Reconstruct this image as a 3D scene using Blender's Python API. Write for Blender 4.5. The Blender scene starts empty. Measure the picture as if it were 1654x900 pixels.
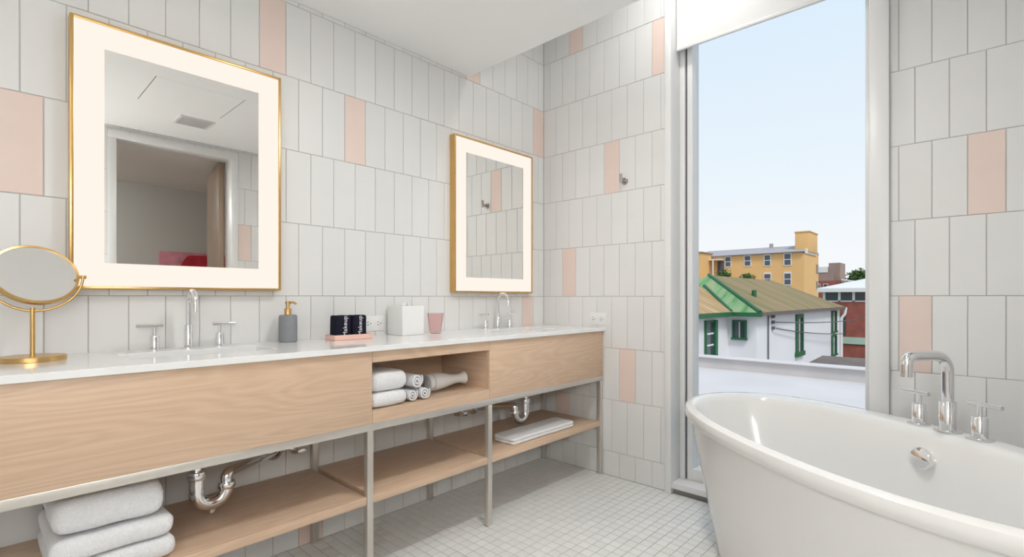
import bpy, bmesh, math, random
from mathutils import Vector, Matrix
random.seed(7)
sc = bpy.context.scene
COL = sc.collection
PI = math.pi

# ------------------------------------------------------------------ camera, sky, sun, exposure
cam_d = bpy.data.cameras.new('camera')
cam = bpy.data.objects.new('camera', cam_d)
COL.objects.link(cam)
cam.location = (2.1108, -2.5358, 1.0525)
cam.rotation_euler = (PI / 2, 0, 0.74326)
cam_d.sensor_width = 36.0
cam_d.lens = 805.975 / 1654 * 36.0
cam_d.shift_x = (827 - 838.457) / 1654
cam_d.shift_y = (480.727 - 450) / 1654
cam_d.clip_start = 0.02
cam_d.clip_end = 600
sc.camera = cam

world = bpy.data.worlds.new('sky')
sc.world = world
world.use_nodes = True
wn = world.node_tree.nodes
wl = world.node_tree.links
wn.clear()
w_out = wn.new('ShaderNodeOutputWorld')
w_bg = wn.new('ShaderNodeBackground')
w_geo = wn.new('ShaderNodeTexCoord')
w_sep = wn.new('ShaderNodeSeparateXYZ')
w_ramp = wn.new('ShaderNodeValToRGB')
cr = w_ramp.color_ramp
cr.elements[0].position = 0.0
cr.elements[0].color = (0.97, 0.975, 0.99, 1)
cr.elements[1].position = 1.0
cr.elements[1].color = (0.60, 0.75, 0.97, 1)
for p_, c_ in ((0.08, (0.95, 0.97, 1.0, 1)), (0.22, (0.85, 0.93, 1.0, 1)), (0.46, (0.74, 0.87, 1.0, 1))):
    e_ = cr.elements.new(p_)
    e_.color = c_
wl.new(w_geo.outputs['Generated'], w_sep.inputs[0])
wl.new(w_sep.outputs['Z'], w_ramp.inputs['Fac'])
wl.new(w_ramp.outputs['Color'], w_bg.inputs['Color'])
wl.new(w_bg.outputs[0], w_out.inputs[0])
w_bg.inputs['Strength'].default_value = 1.0

sun_d = bpy.data.lights.new('sun', 'SUN')
sun_d.energy = 2.1
sun_d.angle = math.radians(14)
sun_d.color = (1.0, 0.95, 0.88)
sun = bpy.data.objects.new('sun', sun_d)
COL.objects.link(sun)
sun.rotation_euler = Vector((0.5, -0.36, 0.8)).to_track_quat('Z', 'Y').to_euler()

sc.view_settings.view_transform = 'Standard'
sc.view_settings.look = 'None'
sc.view_settings.gamma = 1.0
sc.view_settings.use_curve_mapping = False
sc.view_settings.exposure = 0.0

POCKET_FILL_L = 140.0     # radiance of the added unseen fill light in the ceiling pocket
ROOM_FILL_L = 325.0        # radiance of the added unseen fill light in the low ceiling
PANEL_FILL_L = 4.0       # radiance of the added fill panel behind the camera
GLOBE_FILL_L = 41.0       # radiance of the two added fill globes beside the camera
BED_FILL_L = 150.0  # radiance of the fill lamp added in the bedroom

# ------------------------------------------------------------------ materials
MATS = {}


def mat(name, col, rough=0.5, metal=0.0, spec=0.5, noise=0.0, nscale=20.0, bump=0.0, bscale=60.0,
        rnd=0.0, emit=None, trans=0.0, coat=0.0, stretch=None, subs=0.0):
    if name in MATS:
        return MATS[name]
    m = bpy.data.materials.new(name)
    m.use_nodes = True
    nt = m.node_tree
    b = nt.nodes['Principled BSDF']
    b.inputs['Base Color'].default_value = (*col, 1)
    b.inputs['Roughness'].default_value = rough
    b.inputs['Metallic'].default_value = metal
    b.inputs['Specular IOR Level'].default_value = spec
    b.inputs['Coat Weight'].default_value = coat
    b.inputs['Transmission Weight'].default_value = trans
    if emit:
        b.inputs['Emission Color'].default_value = (*emit[0], 1)
        b.inputs['Emission Strength'].default_value = emit[1]
    tc = nt.nodes.new('ShaderNodeTexCoord')
    src = tc.outputs['Object']
    if stretch:
        mp = nt.nodes.new('ShaderNodeMapping')
        mp.inputs['Scale'].default_value = stretch
        nt.links.new(src, mp.inputs['Vector'])
        src = mp.outputs['Vector']
    if noise > 0 or rnd > 0:
        hsv = nt.nodes.new('ShaderNodeHueSaturation')
        hsv.inputs['Color'].default_value = (*col, 1)
        val = None
        if noise > 0:
            n = nt.nodes.new('ShaderNodeTexNoise')
            n.inputs['Scale'].default_value = nscale
            n.inputs['Detail'].default_value = 5
            nt.links.new(src, n.inputs['Vector'])
            mr = nt.nodes.new('ShaderNodeMapRange')
            mr.inputs['From Min'].default_value = 0.25
            mr.inputs['From Max'].default_value = 0.75
            mr.inputs['To Min'].default_value = 1 - noise
            mr.inputs['To Max'].default_value = 1 + noise
            nt.links.new(n.outputs['Fac'], mr.inputs['Value'])
            val = mr.outputs['Result']
        if rnd > 0:
            oi = nt.nodes.new('ShaderNodeObjectInfo')
            mr2 = nt.nodes.new('ShaderNodeMapRange')
            mr2.inputs['To Min'].default_value = 1 - rnd
            mr2.inputs['To Max'].default_value = 1 + rnd
            nt.links.new(oi.outputs['Random'], mr2.inputs['Value'])
            if val is None:
                val = mr2.outputs['Result']
            else:
                mu = nt.nodes.new('ShaderNodeMath')
                mu.operation = 'MULTIPLY'
                nt.links.new(val, mu.inputs[0])
                nt.links.new(mr2.outputs['Result'], mu.inputs[1])
                val = mu.outputs[0]
        nt.links.new(val, hsv.inputs['Value'])
        nt.links.new(hsv.outputs['Color'], b.inputs['Base Color'])
    if bump > 0:
        n2 = nt.nodes.new('ShaderNodeTexNoise')
        n2.inputs['Scale'].default_value = bscale
        n2.inputs['Detail'].default_value = 4
        nt.links.new(src, n2.inputs['Vector'])
        bp = nt.nodes.new('ShaderNodeBump')
        bp.inputs['Strength'].default_value = bump
        bp.inputs['Distance'].default_value = 0.004
        nt.links.new(n2.outputs['Fac'], bp.inputs['Height'])
        nt.links.new(bp.outputs['Normal'], b.inputs['Normal'])
    MATS[name] = m
    return m


def wood_mat(name, base, dark, axis='Y'):
    """light oak: long fibres plus a loose cathedral figure, grain along the given axis"""
    m = bpy.data.materials.new(name)
    m.use_nodes = True
    nt = m.node_tree
    N = nt.nodes.new
    L = nt.links.new
    b = nt.nodes['Principled BSDF']
    b.inputs['Roughness'].default_value = 0.42
    b.inputs['Specular IOR Level'].default_value = 0.35
    tc = N('ShaderNodeTexCoord')
    mp = N('ShaderNodeMapping')
    s = {'X': (1.1, 9, 9), 'Y': (9, 1.1, 9), 'Z': (9, 9, 1.1)}[axis]
    mp.inputs['Scale'].default_value = s
    L(tc.outputs['Object'], mp.inputs['Vector'])
    big = N('ShaderNodeTexNoise')
    big.inputs['Scale'].default_value = 0.9
    big.inputs['Detail'].default_value = 2.0
    big.inputs['Distortion'].default_value = 0.4
    L(mp.outputs[0], big.inputs['Vector'])
    mul = N('ShaderNodeMath')
    mul.operation = 'MULTIPLY'
    mul.inputs[1].default_value = 16.0
    L(big.outputs['Fac'], mul.inputs[0])
    sn = N('ShaderNodeMath')
    sn.operation = 'SINE'
    mul2 = N('ShaderNodeMath')
    mul2.operation = 'MULTIPLY'
    mul2.inputs[1].default_value = 6.283
    L(mul.outputs[0], mul2.inputs[0])
    L(mul2.outputs[0], sn.inputs[0])
    fine = N('ShaderNodeTexNoise')
    mp2 = N('ShaderNodeMapping')
    s2 = {'X': (4, 160, 160), 'Y': (160, 4, 160), 'Z': (160, 160, 4)}[axis]
    mp2.inputs['Scale'].default_value = s2
    L(tc.outputs['Object'], mp2.inputs['Vector'])
    fine.inputs['Scale'].default_value = 1.0
    fine.inputs['Detail'].default_value = 3.0
    L(mp2.outputs[0], fine.inputs['Vector'])
    a = N('ShaderNodeMath')
    a.operation = 'MULTIPLY_ADD'
    a.inputs[1].default_value = 0.16
    a.inputs[2].default_value = 0.16
    L(sn.outputs[0], a.inputs[0])
    f2 = N('ShaderNodeMath')
    f2.operation = 'MULTIPLY_ADD'
    f2.inputs[1].default_value = 0.75
    L(fine.outputs['Fac'], f2.inputs[0])
    L(a.outputs[0], f2.inputs[2])
    mix = N('ShaderNodeMix')
    mix.data_type = 'RGBA'
    mix.inputs[6].default_value = (*base, 1)
    mix.inputs[7].default_value = (*dark, 1)
    L(f2.outputs[0], mix.inputs[0])
    L(mix.outputs[2], b.inputs['Base Color'])
    MATS[name] = m
    return m


def emit_mat(name, col, strength):
    m = bpy.data.materials.new(name)
    m.use_nodes = True
    nt = m.node_tree
    nt.nodes.clear()
    o = nt.nodes.new('ShaderNodeOutputMaterial')
    e = nt.nodes.new('ShaderNodeEmission')
    e.inputs['Color'].default_value = (*col, 1)
    e.inputs['Strength'].default_value = strength
    nt.links.new(e.outputs[0], o.inputs[0])
    MATS[name] = m
    return m


def glass_mat(name, tint, refl=1.0):
    """thin pane: clear transmission plus a Fresnel reflection"""
    m = bpy.data.materials.new(name)
    m.use_nodes = True
    nt = m.node_tree
    nt.nodes.clear()
    o = nt.nodes.new('ShaderNodeOutputMaterial')
    t = nt.nodes.new('ShaderNodeBsdfTransparent')
    t.inputs['Color'].default_value = (*tint, 1)
    g = nt.nodes.new('ShaderNodeBsdfGlossy')
    g.inputs['Roughness'].default_value = 0.0
    fr = nt.nodes.new('ShaderNodeLayerWeight')
    fr.inputs['Blend'].default_value = 0.15
    mu = nt.nodes.new('ShaderNodeMath')
    mu.operation = 'MULTIPLY'
    mu.inputs[1].default_value = refl
    mx = nt.nodes.new('ShaderNodeMixShader')
    nt.links.new(fr.outputs[0], mu.inputs[0])
    nt.links.new(mu.outputs[0], mx.inputs[0])
    nt.links.new(t.outputs[0], mx.inputs[1])
    nt.links.new(g.outputs[0], mx.inputs[2])
    nt.links.new(mx.outputs[0], o.inputs[0])
    MATS[name] = m
    return m


mat('tile_white', (0.765, 0.762, 0.748), 0.40, spec=0.4, noise=0.012, nscale=6, rnd=0.018, bump=0.06, bscale=14)
mat('tile_pink', (0.79, 0.645, 0.575), 0.40, spec=0.4, noise=0.02, nscale=7, rnd=0.02, bump=0.06, bscale=14)
mat('grout', (0.50, 0.495, 0.48), 0.9, noise=0.05)
mat('mosaic', (0.80, 0.805, 0.785), 0.38, spec=0.4, noise=0.03, nscale=9, rnd=0.04)
mat('floor_grout', (0.40, 0.395, 0.38), 0.9, noise=0.05)
mat('paint_white', (0.93, 0.93, 0.92), 0.7, spec=0.2, noise=0.008, nscale=3)
mat('paint_frame', (0.79, 0.79, 0.78), 0.32, spec=0.45)
mat('paint_bedroom', (0.60, 0.60, 0.58), 0.8, spec=0.2)
wood_mat('oak', (0.72, 0.535, 0.385), (0.56, 0.39, 0.265), 'Y')
wood_mat('oak_side', (0.70, 0.52, 0.375), (0.55, 0.38, 0.26), 'X')
wood_mat('door_wood', (0.40, 0.29, 0.21), (0.28, 0.19, 0.13), 'Z')
mat('steel', (0.66, 0.625, 0.575), 0.36, metal=0.75, noise=0.03, nscale=30)
mat('chrome', (0.86, 0.86, 0.87), 0.07, metal=1.0)
mat('nickel', (0.42, 0.38, 0.36), 0.25, metal=1.0)
mat('gold', (0.66, 0.43, 0.17), 0.30, metal=1.0, noise=0.03, nscale=40)
mat('gold_dark', (0.60, 0.36, 0.12), 0.35, metal=0.9)
mat('mirror_glass', (0.86, 0.86, 0.84), 0.0, metal=1.0)
mat('quartz', (0.86, 0.86, 0.85), 0.10, spec=0.5, noise=0.01, nscale=40)
mat('ceramic', (0.83, 0.825, 0.80), 0.06, spec=0.55, coat=0.3)
mat('acrylic', (0.80, 0.795, 0.775), 0.09, spec=0.5, coat=0.25)
mat('towel_white', (0.86, 0.86, 0.87), 0.95, spec=0.1, noise=0.05, nscale=120, bump=0.9, bscale=260)
mat('towel_navy', (0.018, 0.018, 0.032), 0.95, spec=0.1, noise=0.25, nscale=150, bump=0.8, bscale=300)
mat('lettering_white', (0.80, 0.80, 0.84), 0.8)
mat('tray_pink', (0.87, 0.56, 0.47), 0.4, noise=0.02)
mat('soap_grey', (0.235, 0.245, 0.26), 0.55, noise=0.05, nscale=60)
mat('gloss_white', (0.84, 0.84, 0.82), 0.25)
mat('plastic_white', (0.82, 0.815, 0.80), 0.35)
mat('grille_grey', (0.62, 0.63, 0.65), 0.4)
mat('plastic_dark', (0.03, 0.028, 0.03), 0.4)
mat('slot_dark', (0.10, 0.095, 0.09), 0.6)
mat('gasket', (0.10, 0.10, 0.11), 0.5)
emit_mat('mirror_light', (1.0, 0.87, 0.78), 1.06)
emit_mat('pocket_fill', (1.0, 0.99, 0.975), POCKET_FILL_L)
emit_mat('room_fill', (1.0, 0.99, 0.975), ROOM_FILL_L)
emit_mat('globe_fill', (1.0, 0.99, 0.975), GLOBE_FILL_L)
emit_mat('panel_fill', (1.0, 0.985, 0.96), PANEL_FILL_L)
emit_mat('bed_fill', (1.0, 0.97, 0.93), BED_FILL_L)
glass_mat('window_glass', (0.985, 0.99, 0.99), 0.004)
glass_mat('pink_glass', (0.965, 0.875, 0.87), 0.35)
mat('far_glass', (0.07, 0.08, 0.10), 0.08, spec=0.6)


# ------------------------------------------------------------------ mesh helpers
def box(bm, x0, x1, y0, y1, z0, z1, bev=0.0, seg=2):
    r = bmesh.ops.create_cube(bm, size=1.0)
    vs = r['verts']
    for v in vs:
        v.co = Vector((x0 + (v.co.x + .5) * (x1 - x0), y0 + (v.co.y + .5) * (y1 - y0), z0 + (v.co.z + .5) * (z1 - z0)))
    if bev > 0:
        es = {e for v in vs for e in v.link_edges}
        bmesh.ops.bevel(bm, geom=list(es), offset=bev, segments=seg, affect='EDGES', profile=0.5)
    return vs


def lathe(bm, prof, cx=0, cy=0, seg=32, M=None):
    """prof: list of (r, z); revolved about z through (cx, cy); M places the whole thing"""
    rings = []
    for r, z in prof:
        if r < 1e-6:
            rings.append([bm.verts.new((cx, cy, z))])
        else:
            rings.append([bm.verts.new((cx + r * math.cos(2 * PI * i / seg), cy + r * math.sin(2 * PI * i / seg), z)) for i in range(seg)])
    for a, b in zip(rings[:-1], rings[1:]):
        for i in range(seg):
            j = (i + 1) % seg
            if len(a) == 1 and len(b) == 1:
                continue
            if len(a) == 1:
                bm.faces.new((a[0], b[j], b[i]))
            elif len(b) == 1:
                bm.faces.new((a[i], a[j], b[0]))
            else:
                bm.faces.new((a[i], a[j], b[j], b[i]))
    if M is not None:
        bmesh.ops.transform(bm, matrix=M, verts=[v for rg in rings for v in rg])
    return rings


def cyl(bm, p0, p1, r, seg=20, r1=None):
    p0 = Vector(p0)
    p1 = Vector(p1)
    d = p1 - p0
    M = Matrix.Translation(p0) @ d.to_track_quat('Z', 'Y').to_matrix().to_4x4()
    r1 = r if r1 is None else r1
    c = min(r, r1) * 0.08
    lathe(bm, [(0, 0), (r - c, 0), (r, c), (r1, d.length - c), (r1 - c, d.length), (0, d.length)], seg=seg, M=M)


def fillet(pts, rad, n=7):
    pts = [Vector(p) for p in pts]
    out = [pts[0]]
    for a, b, c in zip(pts[:-2], pts[1:-1], pts[2:]):
        u = (a - b)
        v = (c - b)
        r = min(rad, u.length * .49, v.length * .49)
        p = b + u.normalized() * r
        q = b + v.normalized() * r
        for i in range(n + 1):
            t = i / n
            out.append(p * (1 - t) ** 2 + b * (2 * t * (1 - t)) + q * t * t)
    out.append(pts[-1])
    return out


def tube(bm, pts, r, seg=16, cap=True):
    pts = [Vector(p) for p in pts]
    rs = r if isinstance(r, (list, tuple)) else [r] * len(pts)
    up = None
    rings = []
    for i, p in enumerate(pts):
        t = (pts[min(i + 1, len(pts) - 1)] - pts[max(i - 1, 0)]).normalized()
        if up is None:
            up = t.orthogonal().normalized()
        up = (up - t * up.dot(t)).normalized()
        s = t.cross(up)
        rings.append([bm.verts.new(p + (up * math.cos(2 * PI * k / seg) + s * math.sin(2 * PI * k / seg)) * rs[i]) for k in range(seg)])
    for a, b in zip(rings[:-1], rings[1:]):
        for k in range(seg):
            j = (k + 1) % seg
            bm.faces.new((a[k], a[j], b[j], b[k]))
    if cap:
        bm.faces.new(rings[0][::-1])
        bm.faces.new(rings[-1])


def quad(bm, *pts):
    return bm.faces.new([bm.verts.new(p) for p in pts])


def prism(bm, pts, d):
    """extrude the flat polygon pts along vector d"""
    d = Vector(d)
    a = [bm.verts.new(p) for p in pts]
    b = [bm.verts.new(Vector(p) + d) for p in pts]
    bm.faces.new(a[::-1])
    bm.faces.new(b)
    n = len(pts)
    for i in range(n):
        j = (i + 1) % n
        bm.faces.new((a[i], a[j], b[j], b[i]))


def mesh_of(name, bm, m, smooth=True):
    bmesh.ops.recalc_face_normals(bm, faces=bm.faces)
    me = bpy.data.meshes.new(name)
    bm.to_mesh(me)
    bm.free()
    if smooth:
        for p in me.polygons:
            p.use_smooth = True
        me.set_sharp_from_angle(angle=math.radians(38))
    if m:
        me.materials.append(MATS[m])
    return me


def obj(name, data, parent=None):
    o = bpy.data.objects.new(name, data)
    COL.objects.link(o)
    if parent:
        o.parent = parent
    return o


def part(name, fn, m, parent=None, smooth=True, label=None):
    bm = bmesh.new()
    fn(bm)
    o = obj(name, mesh_of(name, bm, m, smooth), parent)
    if label:
        o['label'] = label
    return o


def pbox(name, m, parent, *b, bev=0.0, seg=2, label=None):
    return part(name, lambda bm: box(bm, *b, bev=bev, seg=seg), m, parent, label=label)


def tag(o, label, cat, group=None):
    o['label'] = label
    o['category'] = cat
    if group:
        o['group'] = group
    return o


def thing(name, label, cat, loc=(0, 0, 0), rz=0.0, group=None):
    o = obj(name, None)
    o.empty_display_size = 0.05
    o.location = loc
    o.rotation_euler = (0, 0, rz)
    return tag(o, label, cat, group)


def struct(name, fn, m, label=None):
    o = part(name, fn, m)
    o['kind'] = 'structure'
    if label:
        o['label'] = label
    return o


# ------------------------------------------------------------------ room shell
XR = 2.56      # wall opposite the vanity
YR = -3.30     # wall behind the camera
ZC = 2.297     # lowered ceiling
ZP = 3.00      # pocket ceiling by the window
YS = -0.657    # edge of the lowered ceiling
PW, PH = 0.10415, 0.3048
ZH = 1.0588
WX0, WX1 = 0.865, 1.845          # window casing outer edges
DY0, DY1, DZ = -1.849, -1.094, 2.205
REC = 0.0025

wall_left = struct('wall_left', lambda bm: box(bm, -0.14, -REC, YR - .14, 0.14, -0.02, ZP + .1), 'grout')


def f_back(bm):
    box(bm, -REC, WX0 + .01, REC, 0.14, -0.02, ZP + .1)
    box(bm, WX1 - .01, XR + .14, REC, 0.14, -0.02, ZP + .1)
    box(bm, WX0 + .01, WX1 - .01, REC, 0.14, 2.92, ZP + .1)


wall_back = struct('wall_back', f_back, 'grout')


def f_right(bm):
    box(bm, XR + REC, XR + .14, DY1 + .02, 0.0, -0.02, ZP + .1)
    box(bm, XR + REC, XR + .14, YR - .14, DY0 - .02, -0.02, ZP + .1)
    box(bm, XR + REC, XR + .14, DY0 - .02, DY1 + .02, DZ + .02, ZP + .1)


wall_right = struct('wall_right', f_right, 'grout')
wall_rear = struct('wall_rear', lambda bm: box(bm, -REC, XR + REC, YR - .14, YR - REC, -0.02, ZP + .1), 'grout')


def f_ceil(bm):
    box(bm, -0.1, XR + .1, YR - .1, YS, ZC, ZC + .12)
    box(bm, -0.1, XR + .1, YS - .12, YS, ZC + .12, ZP + .1)
    box(bm, -0.1, XR + .1, YS, 0.10, ZP, ZP + .1)


struct('ceiling', f_ceil, 'paint_white')
floor = struct('floor', lambda bm: box(bm, -0.1, XR + .1, YR - .1, 0.13, -0.12, -0.0015), 'floor_grout')


# ---- wall tiles: every tile a piece of its wall
def tile_bm(w, h, t=0.007, c=0.0014):
    bm = bmesh.new()
    b = [bm.verts.new((sx * w / 2, t, sz * h / 2)) for sx, sz in ((-1, -1), (1, -1), (1, 1), (-1, 1))]
    m_ = [bm.verts.new((sx * w / 2, c * .7, sz * h / 2)) for sx, sz in ((-1, -1), (1, -1), (1, 1), (-1, 1))]
    f = [bm.verts.new((sx * (w / 2 - c), 0, sz * (h / 2 - c))) for sx, sz in ((-1, -1), (1, -1), (1, 1), (-1, 1))]
    bm.faces.new(f)
    for i in range(4):
        j = (i + 1) % 4
        bm.faces.new((m_[i], m_[j], f[j], f[i]))
        bm.faces.new((b[i], b[j], m_[j], m_[i]))
    return bm


TILE_MESH = {}
GW = 0.0028


def tile_mesh(w, h, pink):
    k = (round(w, 4), round(h, 4), pink)
    if k not in TILE_MESH:
        TILE_MESH[k] = mesh_of('wall_tile', tile_bm(w, h), 'tile_pink' if pink else 'tile_white', smooth=False)
    return TILE_MESH[k]


def tile_wall(wall, s_max, to_world, rz, pinks, zlim, clip, singled):
    """courses of upright tiles, counted from the corner; odd courses start with a whole tile, even ones with half a tile"""
    stuff = bmesh.new()
    n_stuff = 0
    for n in range(-4, 7):
        z0 = ZH + n * PH
        z1 = z0 + PH
        off = 0.0 if n % 2 else -PW / 2
        k = 0
        while off + k * PW < s_max:
            s0 = max(off + k * PW, 0.0)
            s1 = min(off + (k + 1) * PW, s_max)
            key = (n, k)
            k += 1
            top = min(z1, zlim((s0 + s1) / 2))
            a0 = max(z0, 0.0)
            for c0, c1, b0, b1 in clip(s0, s1, a0, top):
                w, h = c1 - c0 - GW, b1 - b0 - GW
                if w < 0.006 or h < 0.006:
                    continue
                pos = to_world((c0 + c1) / 2)
                zc = (b0 + b1) / 2
                if singled((c0 + c1) / 2, zc):
                    o = obj('wall_tile', tile_mesh(w, h, key in pinks), wall)
                    o.location = (pos[0], pos[1], zc)
                    o.rotation_euler = (random.uniform(-.0012, .0012), 0, rz + random.uniform(-.002, .002))
                else:
                    M = Matrix.Translation((pos[0], pos[1], zc)) @ Matrix.Rotation(rz, 4, 'Z')
                    tb = tile_bm(w, h)
                    bmesh.ops.transform(tb, matrix=M, verts=tb.verts)
                    tmp = bpy.data.meshes.new('t')
                    tb.to_mesh(tmp)
                    tb.free()
                    stuff.from_mesh(tmp)
                    bpy.data.meshes.remove(tmp)
                    n_stuff += 1
    if n_stuff:
        o = obj('wall_tiles', mesh_of('wall_tiles', stuff, 'tile_white', smooth=False), wall)
        o['kind'] = 'stuff'
    else:
        stuff.free()


whole = lambda s0, s1, a, b: [(s0, s1, a, b)]
tile_wall(wall_left, -YR, lambda s: (0.0, -s), PI / 2,
          {(3, 16), (3, 0), (2, 13), (4, 6), (1, 23), (-1, 1), (-4, 15)},
          lambda s: ZP if s < -YS else ZC, whole, lambda s, z: s < 2.62 and z < 2.75)


def clip_win(s0, s1, a, b):
    out = []
    if s0 < WX0:
        out.append((s0, min(s1, WX0), a, b))
    if s1 > WX1:
        out.append((max(s0, WX1), s1, a, b))
    return out


tile_wall(wall_back, XR, lambda s: (s, 0.0), 0.0,
          {(5, 2), (4, 8), (2, 5), (0, 2), (-2, 6), (-3, 1), (1, 20), (-1, 18)},
          lambda s: ZP, clip_win, lambda s, z: s < 2.30 and z < 2.95)


def clip_door(s0, s1, a, b):
    d0, d1, dz = -DY1 - .05, -DY0 + .05, DZ + .055
    if s1 <= d0 or s0 >= d1 or a >= dz:
        return [(s0, s1, a, b)]
    out = []
    if s0 < d0:
        out.append((s0, d0, a, b))
    if s1 > d1:
        out.append((d1, s1, a, b))
    if b > dz:
        out.append((max(s0, d0), min(s1, d1), dz, b))
    return out


tile_wall(wall_right, -YR, lambda s: (XR, -s), -PI / 2, {(1, 9)}, lambda s: ZP if s < -YS else ZC, clip_door,
          lambda s, z: (0.70 < s < 1.1 or 1.85 < s < 2.2) and z > 1.0)
tile_wall(wall_rear, XR, lambda s: (s, YR), PI, {(2, 9), (0, 15), (1, 4)}, lambda s: ZC, whole, lambda s, z: False)

# ---- mosaic floor
FP = 0.0475
FW, CXP, CYP = 805.975, 838.457, 480.727
cpos = Vector(cam.location)
fwd = Vector((-math.sin(0.74326), math.cos(0.74326), 0))
rgt = Vector((fwd.y, -fwd.x, 0))
TUBC = Vector((1.83, -0.588, 0))
TUBA = math.radians(-37)


def tub_uv(x, y):
    dx, dy = x - TUBC.x, y - TUBC.y
    return dx * math.cos(TUBA) + dy * math.sin(TUBA), -dx * math.sin(TUBA) + dy * math.cos(TUBA)


def floor_area(x, y):
    """size of a floor tile in the picture; 0 where the picture does not show it"""
    v = Vector((x, y, 0)) - cpos
    d = v.dot(fwd)
    if d < 0.2:
        return 0
    px = CXP + FW * v.dot(rgt) / d
    py = CYP - FW * v.z / d
    if not (-12 < px < 1666 and 0 < py < 912):
        return 0
    t = (cpos.z - 0.30) / cpos.z
    if cpos.x + v.x * t < 0.46:
        return 0
    u, w = tub_uv(x, y)
    if (u / .66) ** 2 + (w / .33) ** 2 < 1:
        return 0
    for h in (0.56, 0.4, 0.25):
        t = (cpos.z - h) / cpos.z
        u, w = tub_uv(cpos.x + v.x * t, cpos.y + v.y * t)
        if (u / .74) ** 2 + (w / .37) ** 2 < 1:
            return 0
    return 1 / d ** 3


ft = bmesh.new()
box(ft, -(FP - .003) / 2, (FP - .003) / 2, -(FP - .003) / 2, (FP - .003) / 2, -0.004, 0.0)
ft_me = mesh_of('floor_tile', ft, 'mosaic', smooth=False)
cells = []
for i in range(int(XR / FP) + 1):
    for j in range(int(-YR / FP) + 1):
        x, y = (i + .5) * FP, -(j + .5) * FP
        if x < XR and y > YR:
            cells.append((floor_area(x, y), x, y))
cells.sort(key=lambda c: -c[0])
rest = bmesh.new()
for q, (a, x, y) in enumerate(cells):
    if q < 300 and a > 0:
        o = obj('floor_tile', ft_me, floor)
        o.location = (x, y, random.uniform(-.0002, .0002))
    else:
        w = (FP - .003) / 2
        vs = [rest.verts.new((x + sx * w, y + sy * w, z)) for z in (-.004, 0) for sx, sy in ((-1, -1), (1, -1), (1, 1), (-1, 1))]
        rest.faces.new(vs[4:])
        for k in range(4):
            rest.faces.new((vs[k], vs[(k + 1) % 4], vs[4 + (k + 1) % 4], vs[4 + k]))
o = obj('floor_tiles', mesh_of('floor_tiles', rest, 'mosaic', smooth=False), floor)
o['kind'] = 'stuff'

# ------------------------------------------------------------------ window
win = struct('window_1', lambda bm: (box(bm, WX0, 0.902, -0.022, 0.115, 0.0, 2.95, bev=.003),
                                     box(bm, 1.778, WX1, -0.022, 0.115, 0.0, 2.95, bev=.003)), 'paint_frame',
             'tall white framed window beside the bathtub')
pbox('window_sill', 'paint_frame', win, 0.902, 1.778, -0.016, 0.16, 0.030, 0.0615, bev=.003)
part('window_frame', lambda bm: (box(bm, 0.902, 0.932, 0.085, 0.17, 0.062, 2.92, bev=.002), box(bm, 0.945, 0.975, 0.085, 0.17, 0.062, 2.92, bev=.002),
                                 box(bm, 0.932, 0.945, 0.11, 0.17, 0.062, 2.92),
                                 box(bm, 1.75, 1.778, 0.085, 0.17, 0.062, 2.92, bev=.002),
                                 box(bm, 0.975, 1.75, 0.085, 0.17, 0.062, 0.125, bev=.002), box(bm, 0.975, 1.75, 0.085, 0.17, 2.86, 2.92, bev=.002)),
     'paint_frame', win)
pbox('window_gasket', 'gasket', win, 0.9322, 0.9448, 0.098, 0.1095, 0.062, 2.92)
pbox('pane', 'window_glass', win, 0.9755, 1.7495, 0.125, 0.131, 0.1255, 2.8595)
mat('gap_shade_grey', (0.30, 0.29, 0.28), 0.6)  # grey stands in for the shade in the gap under the sill
pbox('sill_gap_shade', 'gap_shade_grey', win, 0.902, 1.778, 0.012, 0.13, -0.001, 0.0295)
shade = thing('roller_shade', 'white roller shade rolled down over the top of the tall window', 'shade', (1.34, 0.045, 2.39))
pbox('fabric', 'paint_frame', shade, -0.434, 0.434, -0.0015, 0.0015, 0.016, 0.50)
part('hem_bar', lambda bm: box(bm, -0.434, 0.434, -0.008, 0.008, 0.0, 0.018, bev=.003), 'paint_frame', shade)
part('roller', lambda bm: cyl(bm, (-.434, 0, .49), (.434, 0, .49), .022), 'paint_frame', shade)

# ------------------------------------------------------------------ doorway and the bedroom seen in the mirror
door = struct('door_1', lambda bm: (box(bm, XR - .012, XR + .15, DY0 - .05, DY0, 0, DZ, bev=.002), box(bm, XR - .012, XR + .15, DY1, DY1 + .05, 0, DZ, bev=.002),
                                    box(bm, XR - .012, XR + .15, DY0 - .05, DY1 + .05, DZ, DZ + .055, bev=.002)), 'paint_frame',
              'white door frame opposite the mirror, door standing open')
leaf = pbox('door_leaf', 'door_wood', door, XR + .16, XR + .90, DY1 - .045, DY1 - .002, 0.01, DZ - .005, bev=.002)
hinge = Matrix.Translation((XR + .16, DY1, 0)) @ Matrix.Rotation(math.radians(9), 4, 'Z') @ Matrix.Translation((-XR - .16, -DY1, 0))
leaf.data.transform(hinge)
handle = part('door_handle', lambda bm: (cyl(bm, (XR + .83, DY1 - .045, 1.0), (XR + .83, DY1 - .09, 1.0), .012), cyl(bm, (XR + .84, DY1 - .09, 1.0), (XR + .72, DY1 - .09, 1.0), .009)), 'nickel', leaf)
handle.data.transform(hinge)
BX0, BX1, BY0, BY1, BZ = XR + .14, 6.10, -4.2, 0.9, 2.55
struct('wall_bedroom', lambda bm: (box(bm, BX1, BX1 + .1, BY0, BY1, 0, BZ + .1), box(bm, BX0, BX1, BY1, BY1 + .1, 0, BZ + .1), box(bm, BX0, BX1, BY0 - .1, BY0, 0, BZ + .1),
                                   box(bm, BX0 - .12, BX0, 0.13, BY1, 0, BZ + .1), box(bm, BX0 - .12, BX0, BY0, YR - .12, 0, BZ + .1)), 'paint_bedroom')
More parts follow.
